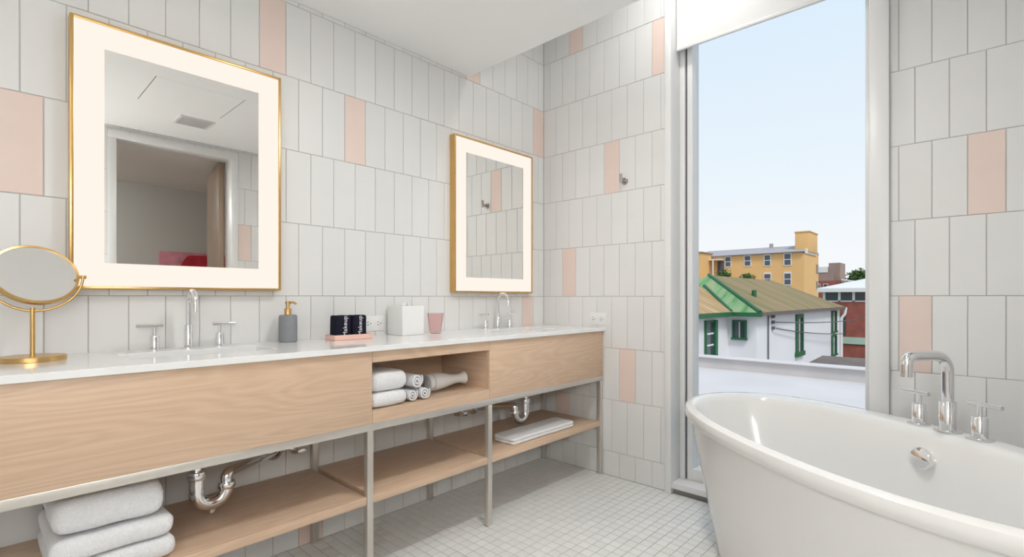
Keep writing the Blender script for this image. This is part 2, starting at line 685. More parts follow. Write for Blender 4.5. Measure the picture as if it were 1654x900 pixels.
struct('ceiling_bedroom', lambda bm: (box(bm, BX0 - .1, BX1 + .1, BY0 - .1, BY1 + .1, BZ, BZ + .1), box(bm, BX0, 3.42, BY0, BY1, 2.26, BZ)), 'paint_white')
struct('floor_bedroom', lambda bm: box(bm, BX0 - .04, BX1 + .1, BY0 - .1, BY1 + .1, -0.12, -0.001), 'door_wood')
art = thing('painting', 'pink and red abstract canvas on the bedroom wall, seen in the large mirror', 'painting', (6.098, -0.35, 1.0))
mat('paint_pink', (0.62, 0.25, 0.30), 0.6, noise=0.35, nscale=7)
pbox('canvas', 'paint_pink', art, -0.035, 0, -0.52, 0.52, 0, 0.68, bev=.004)


def red_shape(bm):
    pts = [(-0.037, -0.40, 0.02)]
    for i in range(9):
        t = i / 8
        pts.append((-0.037, -0.40 + 0.24 * t, 0.10 + 0.54 * math.sin(t * PI / 2)))
    pts += [(-0.037, 0.51, 0.66), (-0.037, 0.51, 0.02)]
    prism(bm, pts, (0.004, 0, 0))


mat('paint_red', (0.55, 0.03, 0.05), 0.5, noise=0.35, nscale=9)
part('red_paint', red_shape, 'paint_red', art)
bl = thing('bedroom_fill_lamp', 'added unseen round ceiling lamp in the bedroom beyond the door', 'lamp', (4.9, -2.6, BZ))  # unseen lamp added to brighten the bedroom
part('base', lambda bm: lathe(bm, [(0, 0), (.17, 0), (.17, -.03), (0, -.03)]), 'paint_white', bl)
part('diffuser', lambda bm: lathe(bm, [(.16, -.0305), (.155, -.06), (.11, -.09), (0, -.10)]), 'bed_fill', bl)

# ceiling fittings
vent = thing('ceiling_vent', 'small slotted ceiling vent, seen in the large mirror', 'vent', (2.055, -1.49, ZC))
part('frame', lambda bm: (box(bm, -.10, .10, -.105, -.09, -.008, 0), box(bm, -.10, .10, .09, .105, -.008, 0), box(bm, -.10, -.085, -.09, .09, -.008, 0), box(bm, .085, .10, -.09, .09, -.008, 0)), 'paint_frame', vent)
pbox('backing', 'slot_dark', vent, -.085, .085, -.09, .09, -.001, 0)
sl = bmesh.new()
box(sl, -.004, .004, -.09, .09, -.008, -.001)
sl_me = mesh_of('slat', sl, 'paint_frame')
for i in range(9):
    o = obj('slat', sl_me, vent)
    o.location = (-.070 + i * .0175, 0, 0)
acc = thing('access_panel', 'flush square access panel in the white ceiling, seen in the mirror', 'panel', (1.60, -1.62, ZC))
pbox('panel', 'paint_white', acc, -.235, .235, -.229, .229, -.0010, 0)
pbox('seam', 'slot_dark', acc, -.236, .236, -.2325, -.2295, -.0012, 0)
pbox('seam', 'slot_dark', acc, -.236, .236, .2295, .2325, -.0012, 0)

# unseen lamps added to light the bathroom, in the ceiling and beside the camera
def fill_downlight(loc, m, label):  # adds an unseen recessed lamp to brighten the room
    t = thing('added_downlight', label, 'lamp', loc, group='added ceiling fill lights')
    part('trim', lambda bm: lathe(bm, [(.062, 0), (.085, 0), (.083, -.006), (.064, -.008), (.062, 0)]), 'paint_frame', t)
    part('lens', lambda bm: lathe(bm, [(.062, -.003), (0, -.003)]), m, t)


fill_downlight((1.05, -0.34, ZP), 'pocket_fill', 'added unseen round light in the ceiling pocket above the window')
fill_downlight((1.30, -1.25, ZC), 'room_fill', 'added unseen round light in the middle of the low ceiling')


def fill_globe(y, label):  # adds an unseen glowing wall globe as fill light
    t = thing('added_globe', label, 'lamp', (XR, y, 1.36), group='added fill globes')
    part('wall_plate', lambda bm: cyl(bm, (0, 0, 0), (-.02, 0, 0), .055, 24), 'gold', t)
    part('arm', lambda bm: cyl(bm, (-.02, 0, 0), (-.045, 0, 0), .010, 14), 'gold', t)
    part('globe', lambda bm: bmesh.ops.create_uvsphere(bm, u_segments=24, v_segments=14, radius=.095, matrix=Matrix.Translation((-.138, 0, 0))), 'globe_fill', t)


fill_globe(-2.52, 'added unseen globe light beside the camera, nearer the door')
fill_globe(-3.05, 'added unseen globe light beside the camera, farther from the door')
pl = thing('added_fill_panel', 'added unseen square fill lamp behind the camera', 'lamp', (1.25, -2.80, ZC))  # unseen glowing panel added as fill light
part('frame', lambda bm: (box(bm, -.26, .26, -.26, -.25, -.018, 0), box(bm, -.26, .26, .25, .26, -.018, 0), box(bm, -.26, -.25, -.25, .25, -.018, 0), box(bm, .25, .26, -.25, .25, -.018, 0)), 'paint_frame', pl)
pbox('diffuser', 'panel_fill', pl, -.25, .25, -.25, .25, -.014, 0)

# ------------------------------------------------------------------ vanity
VY0, VY1 = -2.528, -0.006
XF = 0.465
van = thing('vanity', 'long oak vanity on a brushed metal frame with open niche and low shelf', 'vanity', (0.0, 0.0, 0.0))
LEG_Y = (-2.5155, -1.5535, -0.9400, -0.0200)     # leg centres
hw = 0.0125
AZ0, AZ1 = 0.587, 0.853
NY0, NY1, NZ0, NZ1, NX = -1.545, -0.946, 0.632, 0.812, 0.12
pbox('front_panel', 'oak', van, XF - .018, XF, VY0, NY0 - .0015, AZ0, AZ1, bev=.001)
pbox('front_panel', 'oak', van, XF - .018, XF, NY1 + .0015, VY1, AZ0, AZ1, bev=.001)
niche = part('niche', lambda bm: (box(bm, XF - .018, XF, NY0, NY1, NZ1, AZ1), box(bm, XF - .018, XF, NY0, NY1, AZ0, NZ0)), 'oak', van)
pbox('niche_back', 'oak', niche, NX - .018, NX, NY0 - .02, NY1 + .02, AZ0, AZ1)
pbox('niche_side', 'oak_side', niche, NX, XF - .0185, NY0 - .02, NY0, AZ0, AZ1)
pbox('niche_side', 'oak_side', niche, NX, XF - .0185, NY1, NY1 + .02, AZ0, AZ1)
pbox('niche_floor', 'oak', niche, NX, XF - .0182, NY0, NY1, NZ0 - .018, NZ0)
pbox('niche_top', 'oak', niche, NX, XF - .0182, NY0, NY1, NZ1, NZ1 + .018)
pbox('end_panel', 'oak_side', van, 0.01, XF - .0185, VY0, VY0 + .018, AZ0, AZ1)
pbox('end_panel', 'oak_side', van, 0.01, XF - .0185, VY1 - .018, VY1, AZ0, AZ1)
pbox('bottom_panel', 'oak', van, 0.01, XF - .0185, VY0 + .018, NY0 - .0205, AZ0, AZ0 + .016)
pbox('bottom_panel', 'oak', van, 0.01, XF - .0185, NY1 + .0205, VY1 - .018, AZ0, AZ0 + .016)
frame = part('frame', lambda bm: (box(bm, XF - .025, XF, VY0, VY1, .560, AZ0, bev=.0015), box(bm, 0.004, 0.029, VY0, VY1, .560, AZ0, bev=.0015)), 'steel', van)
for y in LEG_Y:
    pbox('cross_bar', 'steel', frame, 0.029, XF - .025, y - hw, y + hw, .560, AZ0 - .001)
    pbox('shelf_bar', 'steel', frame, 0.029, XF - .025, y - hw, y + hw, .265, .290, bev=.001)
for y in LEG_Y:
    for x0 in (XF - .025, 0.004):
        lg = pbox('leg', 'steel', van, x0, x0 + .025, y - hw, y + hw, 0.006, .560, bev=.0015)
        part('foot', lambda bm, x0=x0, y=y: cyl(bm, (x0 + .0125, y, 0), (x0 + .0125, y, .007), .010, 14), 'chrome', lg)
for a, b in zip(LEG_Y[:-1], LEG_Y[1:]):
    pbox('shelf_board', 'oak', van, 0.006, XF - .004, a + hw + .0006, b - hw - .0006, .2905, .320, bev=.001)

# countertop with two sink openings
SINKS = (-2.03, -0.480)
SX0, SX1, SHW = 0.125, 0.315, 0.205
CX0, CX1, CY0, CY1, CZ0, CZ1 = 0.0015, 0.478, VY0 - .01, -0.002, 0.854, 0.874


def f_counter(bm):
    ys = [CY0]
    for s in SINKS:
        ys += [s - SHW, s + SHW]
    ys.append(CY1)
    xs = [CX0, SX0, SX1, CX1]
    V = {}
    for i, x in enumerate(xs):
        for j, y in enumerate(ys):
            for k, z in enumerate((CZ0, CZ1)):
                V[i, j, k] = bm.verts.new((x, y, z))
    hole = lambda i, j: i == 1 and j in (1, 3)
    for i in range(3):
        for j in range(len(ys) - 1):
            if hole(i, j):
                for (p, q) in (((i, j), (i + 1, j)), ((i + 1, j), (i + 1, j + 1)), ((i + 1, j + 1), (i, j + 1)), ((i, j + 1), (i, j))):
                    bm.faces.new((V[(*p, 0)], V[(*q, 0)], V[(*q, 1)], V[(*p, 1)]))
                continue
            for k in (0, 1):
                bm.faces.new((V[i, j, k], V[i + 1, j, k], V[i + 1, j + 1, k], V[i, j + 1, k]))
    n = len(ys) - 1
    for i in range(3):
        for j in (0, n):
            bm.faces.new((V[i, j, 0], V[i + 1, j, 0], V[i + 1, j, 1], V[i, j, 1]))
    for j in range(n):
        for i in (0, 3):
            bm.faces.new((V[i, j, 0], V[i, j + 1, 0], V[i, j + 1, 1], V[i, j, 1]))


ct = part('countertop', f_counter, 'quartz', smooth=False)
bv = ct.modifiers.new('edge', 'BEVEL')
bv.width = 0.0015
bv.segments = 2
bv.limit_method = 'ANGLE'
tag(ct, 'white stone countertop running the whole length of the oak vanity', 'countertop')


def rrect(cx, cy, hx, hy, r, n=6):
    out = []
    for sx, sy, a0 in ((1, 1, 0), (-1, 1, PI / 2), (-1, -1, PI), (1, -1, 1.5 * PI)):
        for i in range(n + 1):
            a = a0 + i / n * PI / 2
            out.append((cx + sx * (hx - r) + r * math.cos(a), cy + sy * (hy - r) + r * math.sin(a)))
    return out


def loops(bm, ls, cap0=False, cap1=False):
    rg = [[bm.verts.new(p) for p in l] for l in ls]
    n = len(rg[0])
    for a, b in zip(rg[:-1], rg[1:]):
        for i in range(n):
            bm.faces.new((a[i], a[(i + 1) % n], b[(i + 1) % n], b[i]))
    if cap0:
        bm.faces.new(rg[0][::-1])
    if cap1:
        bm.faces.new(rg[-1])


def make_sink(y, label):
    t = thing('sink_basin', label, 'sink', ((SX0 + SX1) / 2, y, 0.72), group='vanity sinks')
    hx, hy = (SX1 - SX0) / 2 + .004, SHW + .004

    def f(bm):
        ls = []
        for dx, dz, r in ((.018, .1335, .02), (.018, .127, .02), (.012, .125, .02), (.006, .02, .04), (-.02, -.005, .05)):
            ls.append([(x, yy, dz) for x, yy in rrect(0, 0, hx + dx, hy + dx, r)])
        ls = ls[::-1]
        inner = []
        for dx, dz, r in ((.0, .1335, .02), (-.003, .03, .03), (-.015, .010, .04), (-.04, .004, .045)):
            inner.append([(x, yy, dz) for x, yy in rrect(0, 0, hx + dx, hy + dx, r)])
        loops(bm, ls + inner, True, True)
    part('bowl', f, 'ceramic', t)
    part('drain', lambda bm: lathe(bm, [(.024, .0042), (.024, .0065), (.018, .0065), (.016, .005), (0, .005)]), 'chrome', t)
    return t


make_sink(SINKS[0], 'white undermount sink below the large mirror')
make_sink(SINKS[1], 'white undermount sink below the mirror near the corner')


def make_faucet(y, label):
    t = thing('vanity_faucet', label, 'faucet', (0.066, y, CZ1), group='vanity faucets')

    def f_sp(bm):
        lathe(bm, [(0, 0), (.021, 0), (.021, .004), (.0135, .005), (.0135, .080), (.0125, .082), (0, .082)], seg=24)
        pts = [Vector((0, 0, .075)), Vector((0, 0, .158))]
        R_ = .042
        for i in range(1, 13):
            a = PI - i / 12 * PI
            pts.append(Vector((R_ + R_ * math.cos(a), 0, .158 + R_ * math.sin(a))))
        pts.append(Vector((2 * R_, 0, .128)))
        tube(bm, pts, .0085, 16)
    part('spout', f_sp, 'chrome', t)
    for s in (-1, 1):
        def f_h(bm, s=s):
            lathe(bm, [(0, 0), (.021, 0), (.021, .004), (.0145, .005), (.0145, .048), (.013, .050), (.005, .051), (.005, .078), (0, .078)], cy=s * .098, seg=24)
            cyl(bm, (0, s * .098 - s * .024, .083), (0, s * .098 + s * .052, .083), .0065, 14)
        part('handle', f_h, 'chrome', t)
    return t


make_faucet(SINKS[0] + .0, 'chrome gooseneck faucet with two lever handles below the large mirror')
make_faucet(SINKS[1] - .012, 'chrome gooseneck faucet with two lever handles near the corner')


# drain traps and stop valves under the sinks
def make_trap(y, s, reach, label):
    t = thing('drain_trap', label, 'pipe', (0, 0, 0), group='chrome drain traps')
    x = 0.245
    y0, y1 = y, y + s * .088
    zb = 0.372
    U = [Vector((x, y0, .470))]
    for i in range(0, 13):
        a = PI + i / 12 * PI
        U.append(Vector((x, (y0 + y1) / 2 + s * .044 * math.cos(a), zb + .044 + .044 * math.sin(a) * 1.0)))
    U.append(Vector((x, y1, .424)))
    part('tailpiece', lambda bm: cyl(bm, (x, y0, .47), (x, y0, .586), .016), 'chrome', t)
    part('bend', lambda bm: tube(bm, U, .021, 18), 'chrome', t)
    zw = .425
    arm = fillet([(x, y1, .42), (x, y1, .462), (x - .09, y1 + s * reach * .40, .452), (0.002, y1 + s * reach, zw)], .05, 8)
    part('wall_arm', lambda bm: tube(bm, arm, .018, 18), 'chrome', t)
    part('nut', lambda bm: lathe(bm, [(.0245, .462), (.027, .466), (.027, .486), (.0245, .490), (.016, .490)], x, y0, 10), 'chrome', t)
    part('nut', lambda bm: lathe(bm, [(.0245, .412), (.027, .416), (.027, .430), (.0245, .434), (.018, .434)], x, y1, 10), 'chrome', t)
    part('cleanout_plug', lambda bm: cyl(bm, (x, (y0 + y1) / 2, zb - .030), (x, (y0 + y1) / 2, zb - .018), .010, 12), 'chrome', t)
    part('wall_plate', lambda bm: lathe(bm, [(.018, 0), (.038, 0), (.034, .006), (.018, .012)], seg=24, M=Matrix.Translation((0.0005, y1 + s * reach, zw)) @ Matrix.Rotation(PI / 2, 4, 'Y')), 'chrome', t)
    return t


make_trap(-2.052, 1, .25, 'chrome drain trap above the shelf beside the stacked bath towels')
make_trap(-0.452, -1, .08, 'chrome drain trap above the folded bath mat')


def stop_valve(y, label):
    t = thing('stop_valve', label, 'valve', (0.0005, y, 0.420), group='stop valves')
    part('stub', lambda bm: (cyl(bm, (0, 0, 0), (.055, 0, 0), .008, 14), cyl(bm, (.04, 0, 0), (.04, 0, .045), .007, 14)), 'chrome', t)
    part('wall_plate', lambda bm: lathe(bm, [(.008, 0), (.026, 0), (.022, .006), (.008, .01)], seg=20, M=Matrix.Rotation(PI / 2, 4, 'Y')), 'chrome', t)
    part('knob', lambda bm: lathe(bm, [(0, 0), (.020, .002), (.022, .006), (.018, .012), (0, .013)], seg=18,
                                  M=Matrix.Translation((.055, 0, 0)) @ Matrix.Rotation(PI / 2, 4, 'Y') @ Matrix.Diagonal((.55, 1, 1, 1))), 'chrome', t)
    part('supply_hose', lambda bm: tube(bm, fillet([(.04, 0, .045), (.04, 0, .09), (.06, .01, .1385)], .03, 5), .005, 10), 'chrome', t)


stop_valve(-1.63, 'chrome stop valve at the end of the pipe beside the bath towels')
stop_valve(-0.43, 'chrome stop valve behind the trap under the corner sink')
stop_valve(-0.74, 'chrome stop valve under the corner sink, nearest the middle leg')


# ------------------------------------------------------------------ lit mirrors
def make_mirror(y, label):
    W, Hh, D = 0.636, 0.857, 0.042
    t = thing('lighted_mirror', label, 'mirror', (0.001, y, 1.080), group='lighted vanity mirrors')
    w = W / 2
    f = 0.009

    def f_fr(bm):
        box(bm, 0, D, -w, -w + f, 0, Hh, bev=.001)
        box(bm, 0, D, w - f, w, 0, Hh, bev=.001)
        box(bm, 0, D, -w + f, w - f, 0, f, bev=.001)
        box(bm, 0, D, -w + f, w - f, Hh - f, Hh, bev=.001)
    part('frame', f_fr, 'gold', t)
    pbox('backing', 'plastic_white', t, 0, .028, -w + f, w - f, f, Hh - f)
    g = 0.084

    def f_l(bm):
        box(bm, .028, D - .005, -w + f, -w + g, f, Hh - f)
        box(bm, .028, D - .005, w - g, w - f, f, Hh - f)
        box(bm, .028, D - .005, -w + g, w - g, f, g)
        box(bm, .028, D - .005, -w + g, w - g, Hh - g, Hh - f)
    part('light_border', f_l, 'mirror_light', t, label='glowing warm white border')
    pbox('glass', 'mirror_glass', t, .028, D - .005, -w + g, w - g, g, Hh - g)
    return t


make_mirror(-2.022, 'large gold framed mirror with lit border, nearest the round makeup mirror')
make_mirror(-0.478, 'gold framed mirror with lit border beside the room corner')

# ------------------------------------------------------------------ things on the counter
# round makeup mirror
rm = thing('makeup_mirror', 'round tilting gold makeup mirror on a stand', 'mirror', (0.145, -2.428, CZ1))
part('base', lambda bm: lathe(bm, [(0, 0), (.072, 0), (.073, .001), (.073, .013), (.072, .014), (0, .014)], seg=48), 'gold', rm)
part('stem', lambda bm: cyl(bm, (0, 0, .014), (0, 0, .150), .0055, 16), 'gold', rm)
DC = Vector((0.0, 0.006, 0.243))
DR = 0.094


def f_yoke(bm):
    pts = []
    for i in range(25):
        a = PI + i / 24 * PI
        pts.append(Vector((0, DC.y + (DR + .008) * math.cos(a), DC.z + (DR + .008) * math.sin(a))))
    tube(bm, pts, .0035, 10)


RMZ = Matrix.Rotation(math.radians(-34), 4, 'Z')
yk = part('yoke', f_yoke, 'gold', rm)
yk.rotation_euler = (0, 0, math.radians(-10))
MM = Matrix.Translation(DC) @ Vector((.855, .15, .49)).to_track_quat('Z', 'Y').to_matrix().to_4x4()
part('rim', lambda bm: lathe(bm, [(DR - .006, .007), (DR - .001, .0085), (DR + .001, .006), (DR + .001, -.006), (DR - .001, -.0085), (DR - .006, -.007), (DR - .006, .007)], seg=64, M=MM), 'gold', rm)
part('glass', lambda bm: lathe(bm, [(0, .006), (DR - .006, .006), (DR - .006, -.006), (0, -.006)], seg=64, M=MM), 'mirror_glass', rm)
part('pivot', lambda bm: (cyl(bm, (DC.x + .004, DC.y + DR - .006, DC.z - .004), (DC.x + .012, DC.y + DR + .014, DC.z - .004), .005, 12)), 'gold', rm)

# soap dispenser
sd = thing('soap_dispenser', 'grey soap dispenser with gold pump', 'dispenser', (0.075, -1.690, CZ1))
part('bottle', lambda bm: lathe(bm, [(0, 0), (.031, 0), (.034, .004), (.0345, .010), (.0345, .098), (.033, .106), (.028, .109), (.012, .110), (0, .110)], seg=40), 'soap_grey', sd)


def f_pump(bm):
    lathe(bm, [(0, .110), (.0135, .110), (.0135, .132), (.012, .134), (.006, .135), (.006, .150), (.010, .151), (.010, .162), (.008, .1635), (0, .1635)], seg=24)
    tube(bm, fillet([(0, 0, .158), (.018, .016, .159), (.025, .022, .152)], .01, 4), .0042, 10)


part('pump', f_pump, 'gold', sd)

# pink tray with two rolled makeup cloths
TX, TY = 0.125, -1.452
tr = thing('tray', 'small pink tray holding two black makeup cloths', 'tray', (TX, TY, CZ1))
part('body', lambda bm: box(bm, -.045, .045, -.088, .088, 0, .012, bev=.003), 'tray_pink', tr)
part('lip', lambda bm: (box(bm, -.045, -.039, -.088, .088, .010, .022, bev=.002), box(bm, .039, .045, -.088, .088, .010, .022, bev=.002),
                        box(bm, -.039, .039, -.088, -.082, .010, .022, bev=.002), box(bm, -.039, .039, .082, .088, .010, .022, bev=.002)), 'tray_pink', tr)


def text_mesh(body, size, depth):
    cu = bpy.data.curves.new('lettering', 'FONT')
    cu.body = body
    cu.size = size
    cu.extrude = depth
    cu.align_x = 'CENTER'
    cu.align_y = 'CENTER'
    cu.space_character = 1.05
    o = bpy.data.objects.new('tmp_text', cu)
    COL.objects.link(o)
    dg = bpy.context.evaluated_depsgraph_get()
    me = bpy.data.meshes.new_from_object(o.evaluated_get(dg))
    bpy.data.objects.remove(o)
    bpy.data.curves.remove(cu)
    me.materials.clear()
    me.materials.append(MATS['lettering_white'])
    return me


txt = text_mesh('Makeup', 0.026, 0.0006)


def lumpy(bm, amp, sc_):
    from mathutils import noise as nz
    for v in bm.verts:
        v.co += nz.noise_vector(v.co * sc_) * amp


def folded(bm, hx, hy, h, layers=2, r=None, amp=.002, seed=0, sc_=18):
    """a folded cloth: a soft pillow-edged block whose fold creases show on the ends"""
    lh = h / layers
    for k in range(layers):
        n, mr = 26, 9
        z0 = k * lh
        rg = []
        rr = lh / 2
        prof = [(-rr + rr * 0.25, 0.0)]
        for i in range(mr + 1):
            a = -PI / 2 + i / mr * PI
            prof.append((-rr + rr * abs(math.cos(a)) ** .6, rr + rr * math.copysign(abs(math.sin(a)) ** .8, math.sin(a)) * .98))
        for dx, dz in prof:
            rg.append([(x, y, z0 + dz) for x, y in rrect(0, 0, hx + dx, hy + dx, min(.022, hx * .5), 6)])
        # inner rings for a soft top
        top = [[(x, y, z0 + lh * .99 + .001 * q) for x, y in rrect(0, 0, (hx - rr) * f_, (hy - rr) * f_, .012, 6)] for q, f_ in ((1, .7), (1.4, .35))]
        loops(bm, rg[1:] + top, True, True)
    bmesh.ops.subdivide_edges(bm, edges=[e for e in bm.edges if e.calc_length() > .05], cuts=5, use_grid_fill=True)
    from mathutils import noise as nz
    for v in bm.verts:
        d = nz.noise_vector(v.co * sc_ + Vector((seed * 7.1, seed * 3.3, 0)))
        v.co += Vector((d.x, d.y, d.z * .7)) * amp


def cloth(y, hy, label, ex):
    t = thing('makeup_cloth', label, 'cloth', (TX, y, CZ1 + .012), group='black makeup cloths')

    def f(bm):
        ls = []
        for z, s in ((0, .94), (.004, 1.0), (.03, 1.0), (.06, 1.01), (.082, 1.0), (.088, .95), (.0905, .8), (.0895, .45)):
            ls.append([(x, yy, z) for x, yy in rrect(0, 0, .030 * s, hy * s, .013, 7)])
        loops(bm, ls, True, True)
        lumpy(bm, .0022, 40)
    part('roll', f, 'towel_navy', t)
    o = obj('lettering', txt, t)
    o.location = (.0325, ex, .046)
    o.rotation_euler = (Matrix.Rotation(PI / 2, 3, 'Z') @ Matrix.Rotation(PI / 2, 3, 'X') @ Matrix.Rotation(PI / 2, 3, 'Z')).to_euler()
    o['label'] = 'white word Makeup stitched upright'


cloth(-1.492, .036, 'black rolled cloth reading Makeup, on the soap dispenser side of the tray', .004)
cloth(-1.417, .033, 'black rolled cloth reading Makeup, on the tissue box side of the tray', -.002)

# tissue box
tb = thing('tissue_box', 'white square tissue box cover between the black cloths and the pink glass', 'box', (0.078, -1.132, CZ1))
part('cover', lambda bm: box(bm, -.063, .063, -.063, .063, 0, .139, bev=.004, seg=3), 'gloss_white', tb)
part('slot', lambda bm: lathe(bm, [(.024, .1393), (.026, .1398), (.022, .1402), (0, .1402)], seg=24), 'gloss_white', tb)


def f_tissue(bm):
    for k in range(2):
        a = k * 1.3
        pts = [(-.022, .140), (-.016, .150), (-.006, .158), (.004, .149), (.015, .156), (.022, .140)]
        prism(bm, [(x * math.cos(a), x * math.sin(a), z) for x, z in pts], (.001 * -math.sin(a), .001 * math.cos(a), 0))


part('tissue', f_tissue, 'towel_white', tb)

# pink tumbler
gl = thing('tumbler', 'pink tinted glass tumbler on the counter', 'glass', (0.115, -0.982, CZ1))
part('glass', lambda bm: lathe(bm, [(0, 0), (.026, 0), (.028, .002), (.042, .100), (.0405, .1005), (.0392, .100), (.0262, .008), (0, .007)], seg=40), 'pink_glass', gl)

# wall outlets
def outlet(loc, rz, label):
    t = thing('wall_outlet', label, 'outlet', loc, rz, group='wall outlets')
    pbox('plate', 'plastic_white', t, -.058, .058, -.005, 0.0, -.036, .036, bev=.002)
    for s in (-1, 1):
        r = part('receptacle', lambda bm: box(bm, s * .027 - .020, s * .027 + .020, -.007, -.0045, -.017, .017, bev=.001), 'plastic_white', t)
        part('slots', lambda bm: (box(bm, s * .027 - .010, s * .027 - .0, -.0074, -.0066, .005, .008), box(bm, s * .027 - .010, s * .027 + .002, -.0074, -.0066, -.008, -.005),
                                  cyl(bm, (s * .027 + .010, -.0066, 0), (s * .027 + .010, -.0074, 0), .003, 10)), 'slot_dark', r)


outlet((0.0, -1.262, 0.930), PI / 2, 'white double outlet on the tiled wall beside the tissue box')
outlet((0.427, 0.0, 0.925), 0.0, 'white double outlet on the tiled wall above the end of the counter')

# robe hook
hk = thing('robe_hook', 'small brushed metal robe hook on the tiled wall left of the window', 'hook', (0.612, 0.0, 1.724))
part('rosette', lambda bm: cyl(bm, (0, 0, 0), (0, -.012, 0), .020, 24), 'nickel', hk)
part('arm', lambda bm: cyl(bm, (0, -.010, 0), (0, -.045, 0), .008, 14), 'nickel', hk)
part('peg', lambda bm: tube(bm, [(0, -.045, -.016), (0, -.047, 0.004), (0, -.048, .034)], [.0075, .0085, .0075], 12), 'nickel', hk)

# ------------------------------------------------------------------ things in the niche and on the shelf
def towel(name, loc, hx, hy, h, layers, label, group, seed, rz=0.0, amp=.003):
    t = thing(name, label, 'towel', loc, rz, group)
    part('fold', lambda bm: folded(bm, hx, hy, h, layers, amp=amp, seed=seed), 'towel_white', t)
    return t


towel('hand_towel', (0.298, -1.457, NZ0 + .001), .150, .081, .058, 1, 'folded white hand towel at the bottom of the niche pile', 'hand towels in the niche', 1)
towel('hand_towel', (0.30, -1.456, NZ0 + .0595), .150, .080, .078, 1, 'folded white hand towel on top of the niche pile', 'hand towels in the niche', 2)


def roll_cloth(y, z, r, label, rz=0.0, length=.15):
    t = thing('washcloth', label, 'towel', (0.435, y, z), rz, 'rolled washcloths in the niche')

    def f(bm):
        n = 90
        turns = 2.2
        th = r / (turns + .6)
        outp, inp = [], []
        for i in range(n + 1):
            a = i / n * turns * 2 * PI
            ro = r - th * a / (2 * PI)
            ri = ro - th * .66
            outp.append((ro * math.cos(-a + .6), ro * math.sin(-a + .6)))
            inp.append((max(ri, .001) * math.cos(-a + .6), max(ri, .001) * math.sin(-a + .6)))
        rows = []
        for q, (x, s) in enumerate(((0.0, .97), (-.004, 1.0), (-.05, 1.01), (-.1, 1.0), (-length, .98))):
            rows.append(([bm.verts.new((x, p[0] * s, p[1] * s)) for p in outp], [bm.verts.new((x, p[0], p[1])) for p in inp]))
        for (a, b), (c, d) in zip(rows[:-1], rows[1:]):
            for i in range(n):
                bm.faces.new((a[i], a[i + 1], c[i + 1], c[i]))
                bm.faces.new((b[i], b[i + 1], d[i + 1], d[i]))
        for a, b in (rows[0], rows[-1]):
            for i in range(n):
                bm.faces.new((a[i], a[i + 1], b[i + 1], b[i]))
        lumpy(bm, .0012, 60)
    part('roll', f, 'towel_white', t)


roll_cloth(-1.344, NZ0 + .028, .027, 'rolled white washcloth low in the niche, next to the folded hand towels', .05)
roll_cloth(-1.284, NZ0 + .029, .028, 'rolled white washcloth low in the niche, next to the hair dryer', -.02)
roll_cloth(-1.322, NZ0 + .084, .033, 'rolled white washcloth resting on top of the other two', .12)

hd = thing('hair_dryer', 'white hair dryer lying on its side in the open niche', 'hair dryer', (0.315, -1.09, NZ0 + .001))
HM = Matrix.Translation((0, 0, .0405)) @ Matrix.Rotation(-PI / 2, 4, 'X') @ Matrix.Rotation(0, 4, 'Z')
part('body', lambda bm: lathe(bm, [(.020, -.100), (.034, -.096), (.0395, -.075), (.040, -.045), (.036, -.010), (.027, .03), (.022, .06), (.021, .085), (.024, .105), (.030, .118), (.028, .118), (.020, .09), (0, .088)], seg=40, M=HM), 'gloss_white', hd)
part('grille', lambda bm: lathe(bm, [(0, -.101), (.021, -.101), (.033, -.097), (.033, -.0965), (0, -.0965)], seg=32, M=HM), 'grille_grey', hd, label='pale grey rear grille')
part('handle', lambda bm: tube(bm, fillet([(-.02, -.055, .040), (-.09, -.05, .030), (-.15, -.06, .0185)], .03, 6), .0165, 16), 'plastic_dark', hd, label='black handle pointing to the back of the niche')
part('ring', lambda bm: lathe(bm, [(.0385, -.078), (.0405, -.076), (.0405, -.070), (.0385, -.068)], seg=40, M=HM), 'grille_grey', hd)

towel('bath_towel', (0.265, -2.283, .3225), .175, .132, .058, 1, 'folded white bath towel at the bottom of the stack on the low shelf', 'stacked bath towels', 3, amp=.004)
towel('bath_towel', (0.262, -2.285, .3825), .175, .130, .058, 1, 'folded white bath towel in the middle of the stack on the low shelf', 'stacked bath towels', 4, amp=.004)
towel('bath_towel', (0.258, -2.292, .4445), .170, .118, .094, 1, 'thick folded white bath towel on top of the stack', 'stacked bath towels', 5, amp=.005)
towel('bath_mat', (0.352, -.490, .3220), .074, .255, .030, 2, 'folded white bath mat lying on the low shelf near the corner', None, 6, amp=.003)


# ------------------------------------------------------------------ bathtub
def sup(a, b, z, n=2.25, v0=0.0, u0=0.0, N=96):
    out = []
    for i in range(N):
        t = 2 * PI * i / N
        c, s = math.cos(t), math.sin(t)
        out.append((u0 + a * math.copysign(abs(c) ** (2 / n), c), v0 + b * math.copysign(abs(s) ** (2 / n), s), z))
    return out


tub = thing('bathtub', 'white freestanding oval bathtub in front of the window', 'bathtub', TUBC, TUBA)


def f_tub(bm):
    L_ = [sup(.615, .290, 0.0), sup(.622, .296, .004), sup(.650, .318, .12), sup(.690, .345, .28), sup(.728, .370, .42),
          sup(.755, .385, .525), sup(.760, .388, .545), sup(.782, .402, .550), sup(.790, .408, .560), sup(.791, .409, .578),
          sup(.786, .404, .592), sup(.772, .392, .5995), sup(.755, .380, .6005, v0=-.004),
          sup(.735, .350, .6005, v0=-.030), sup(.722, .338, .598, v0=-.034), sup(.712, .330, .590, v0=-.036), sup(.704, .324, .572, v0=-.037),
          sup(.672, .304, .46, v0=-.032), sup(.630, .282, .34, v0=-.025), sup(.580, .255, .24, v0=-.015), sup(.52, .215, .18, v0=-.008),
          sup(.43, .155, .155), sup(.28, .09, .148), sup(.10, .04, .145)]
    loops(bm, L_, True, True)


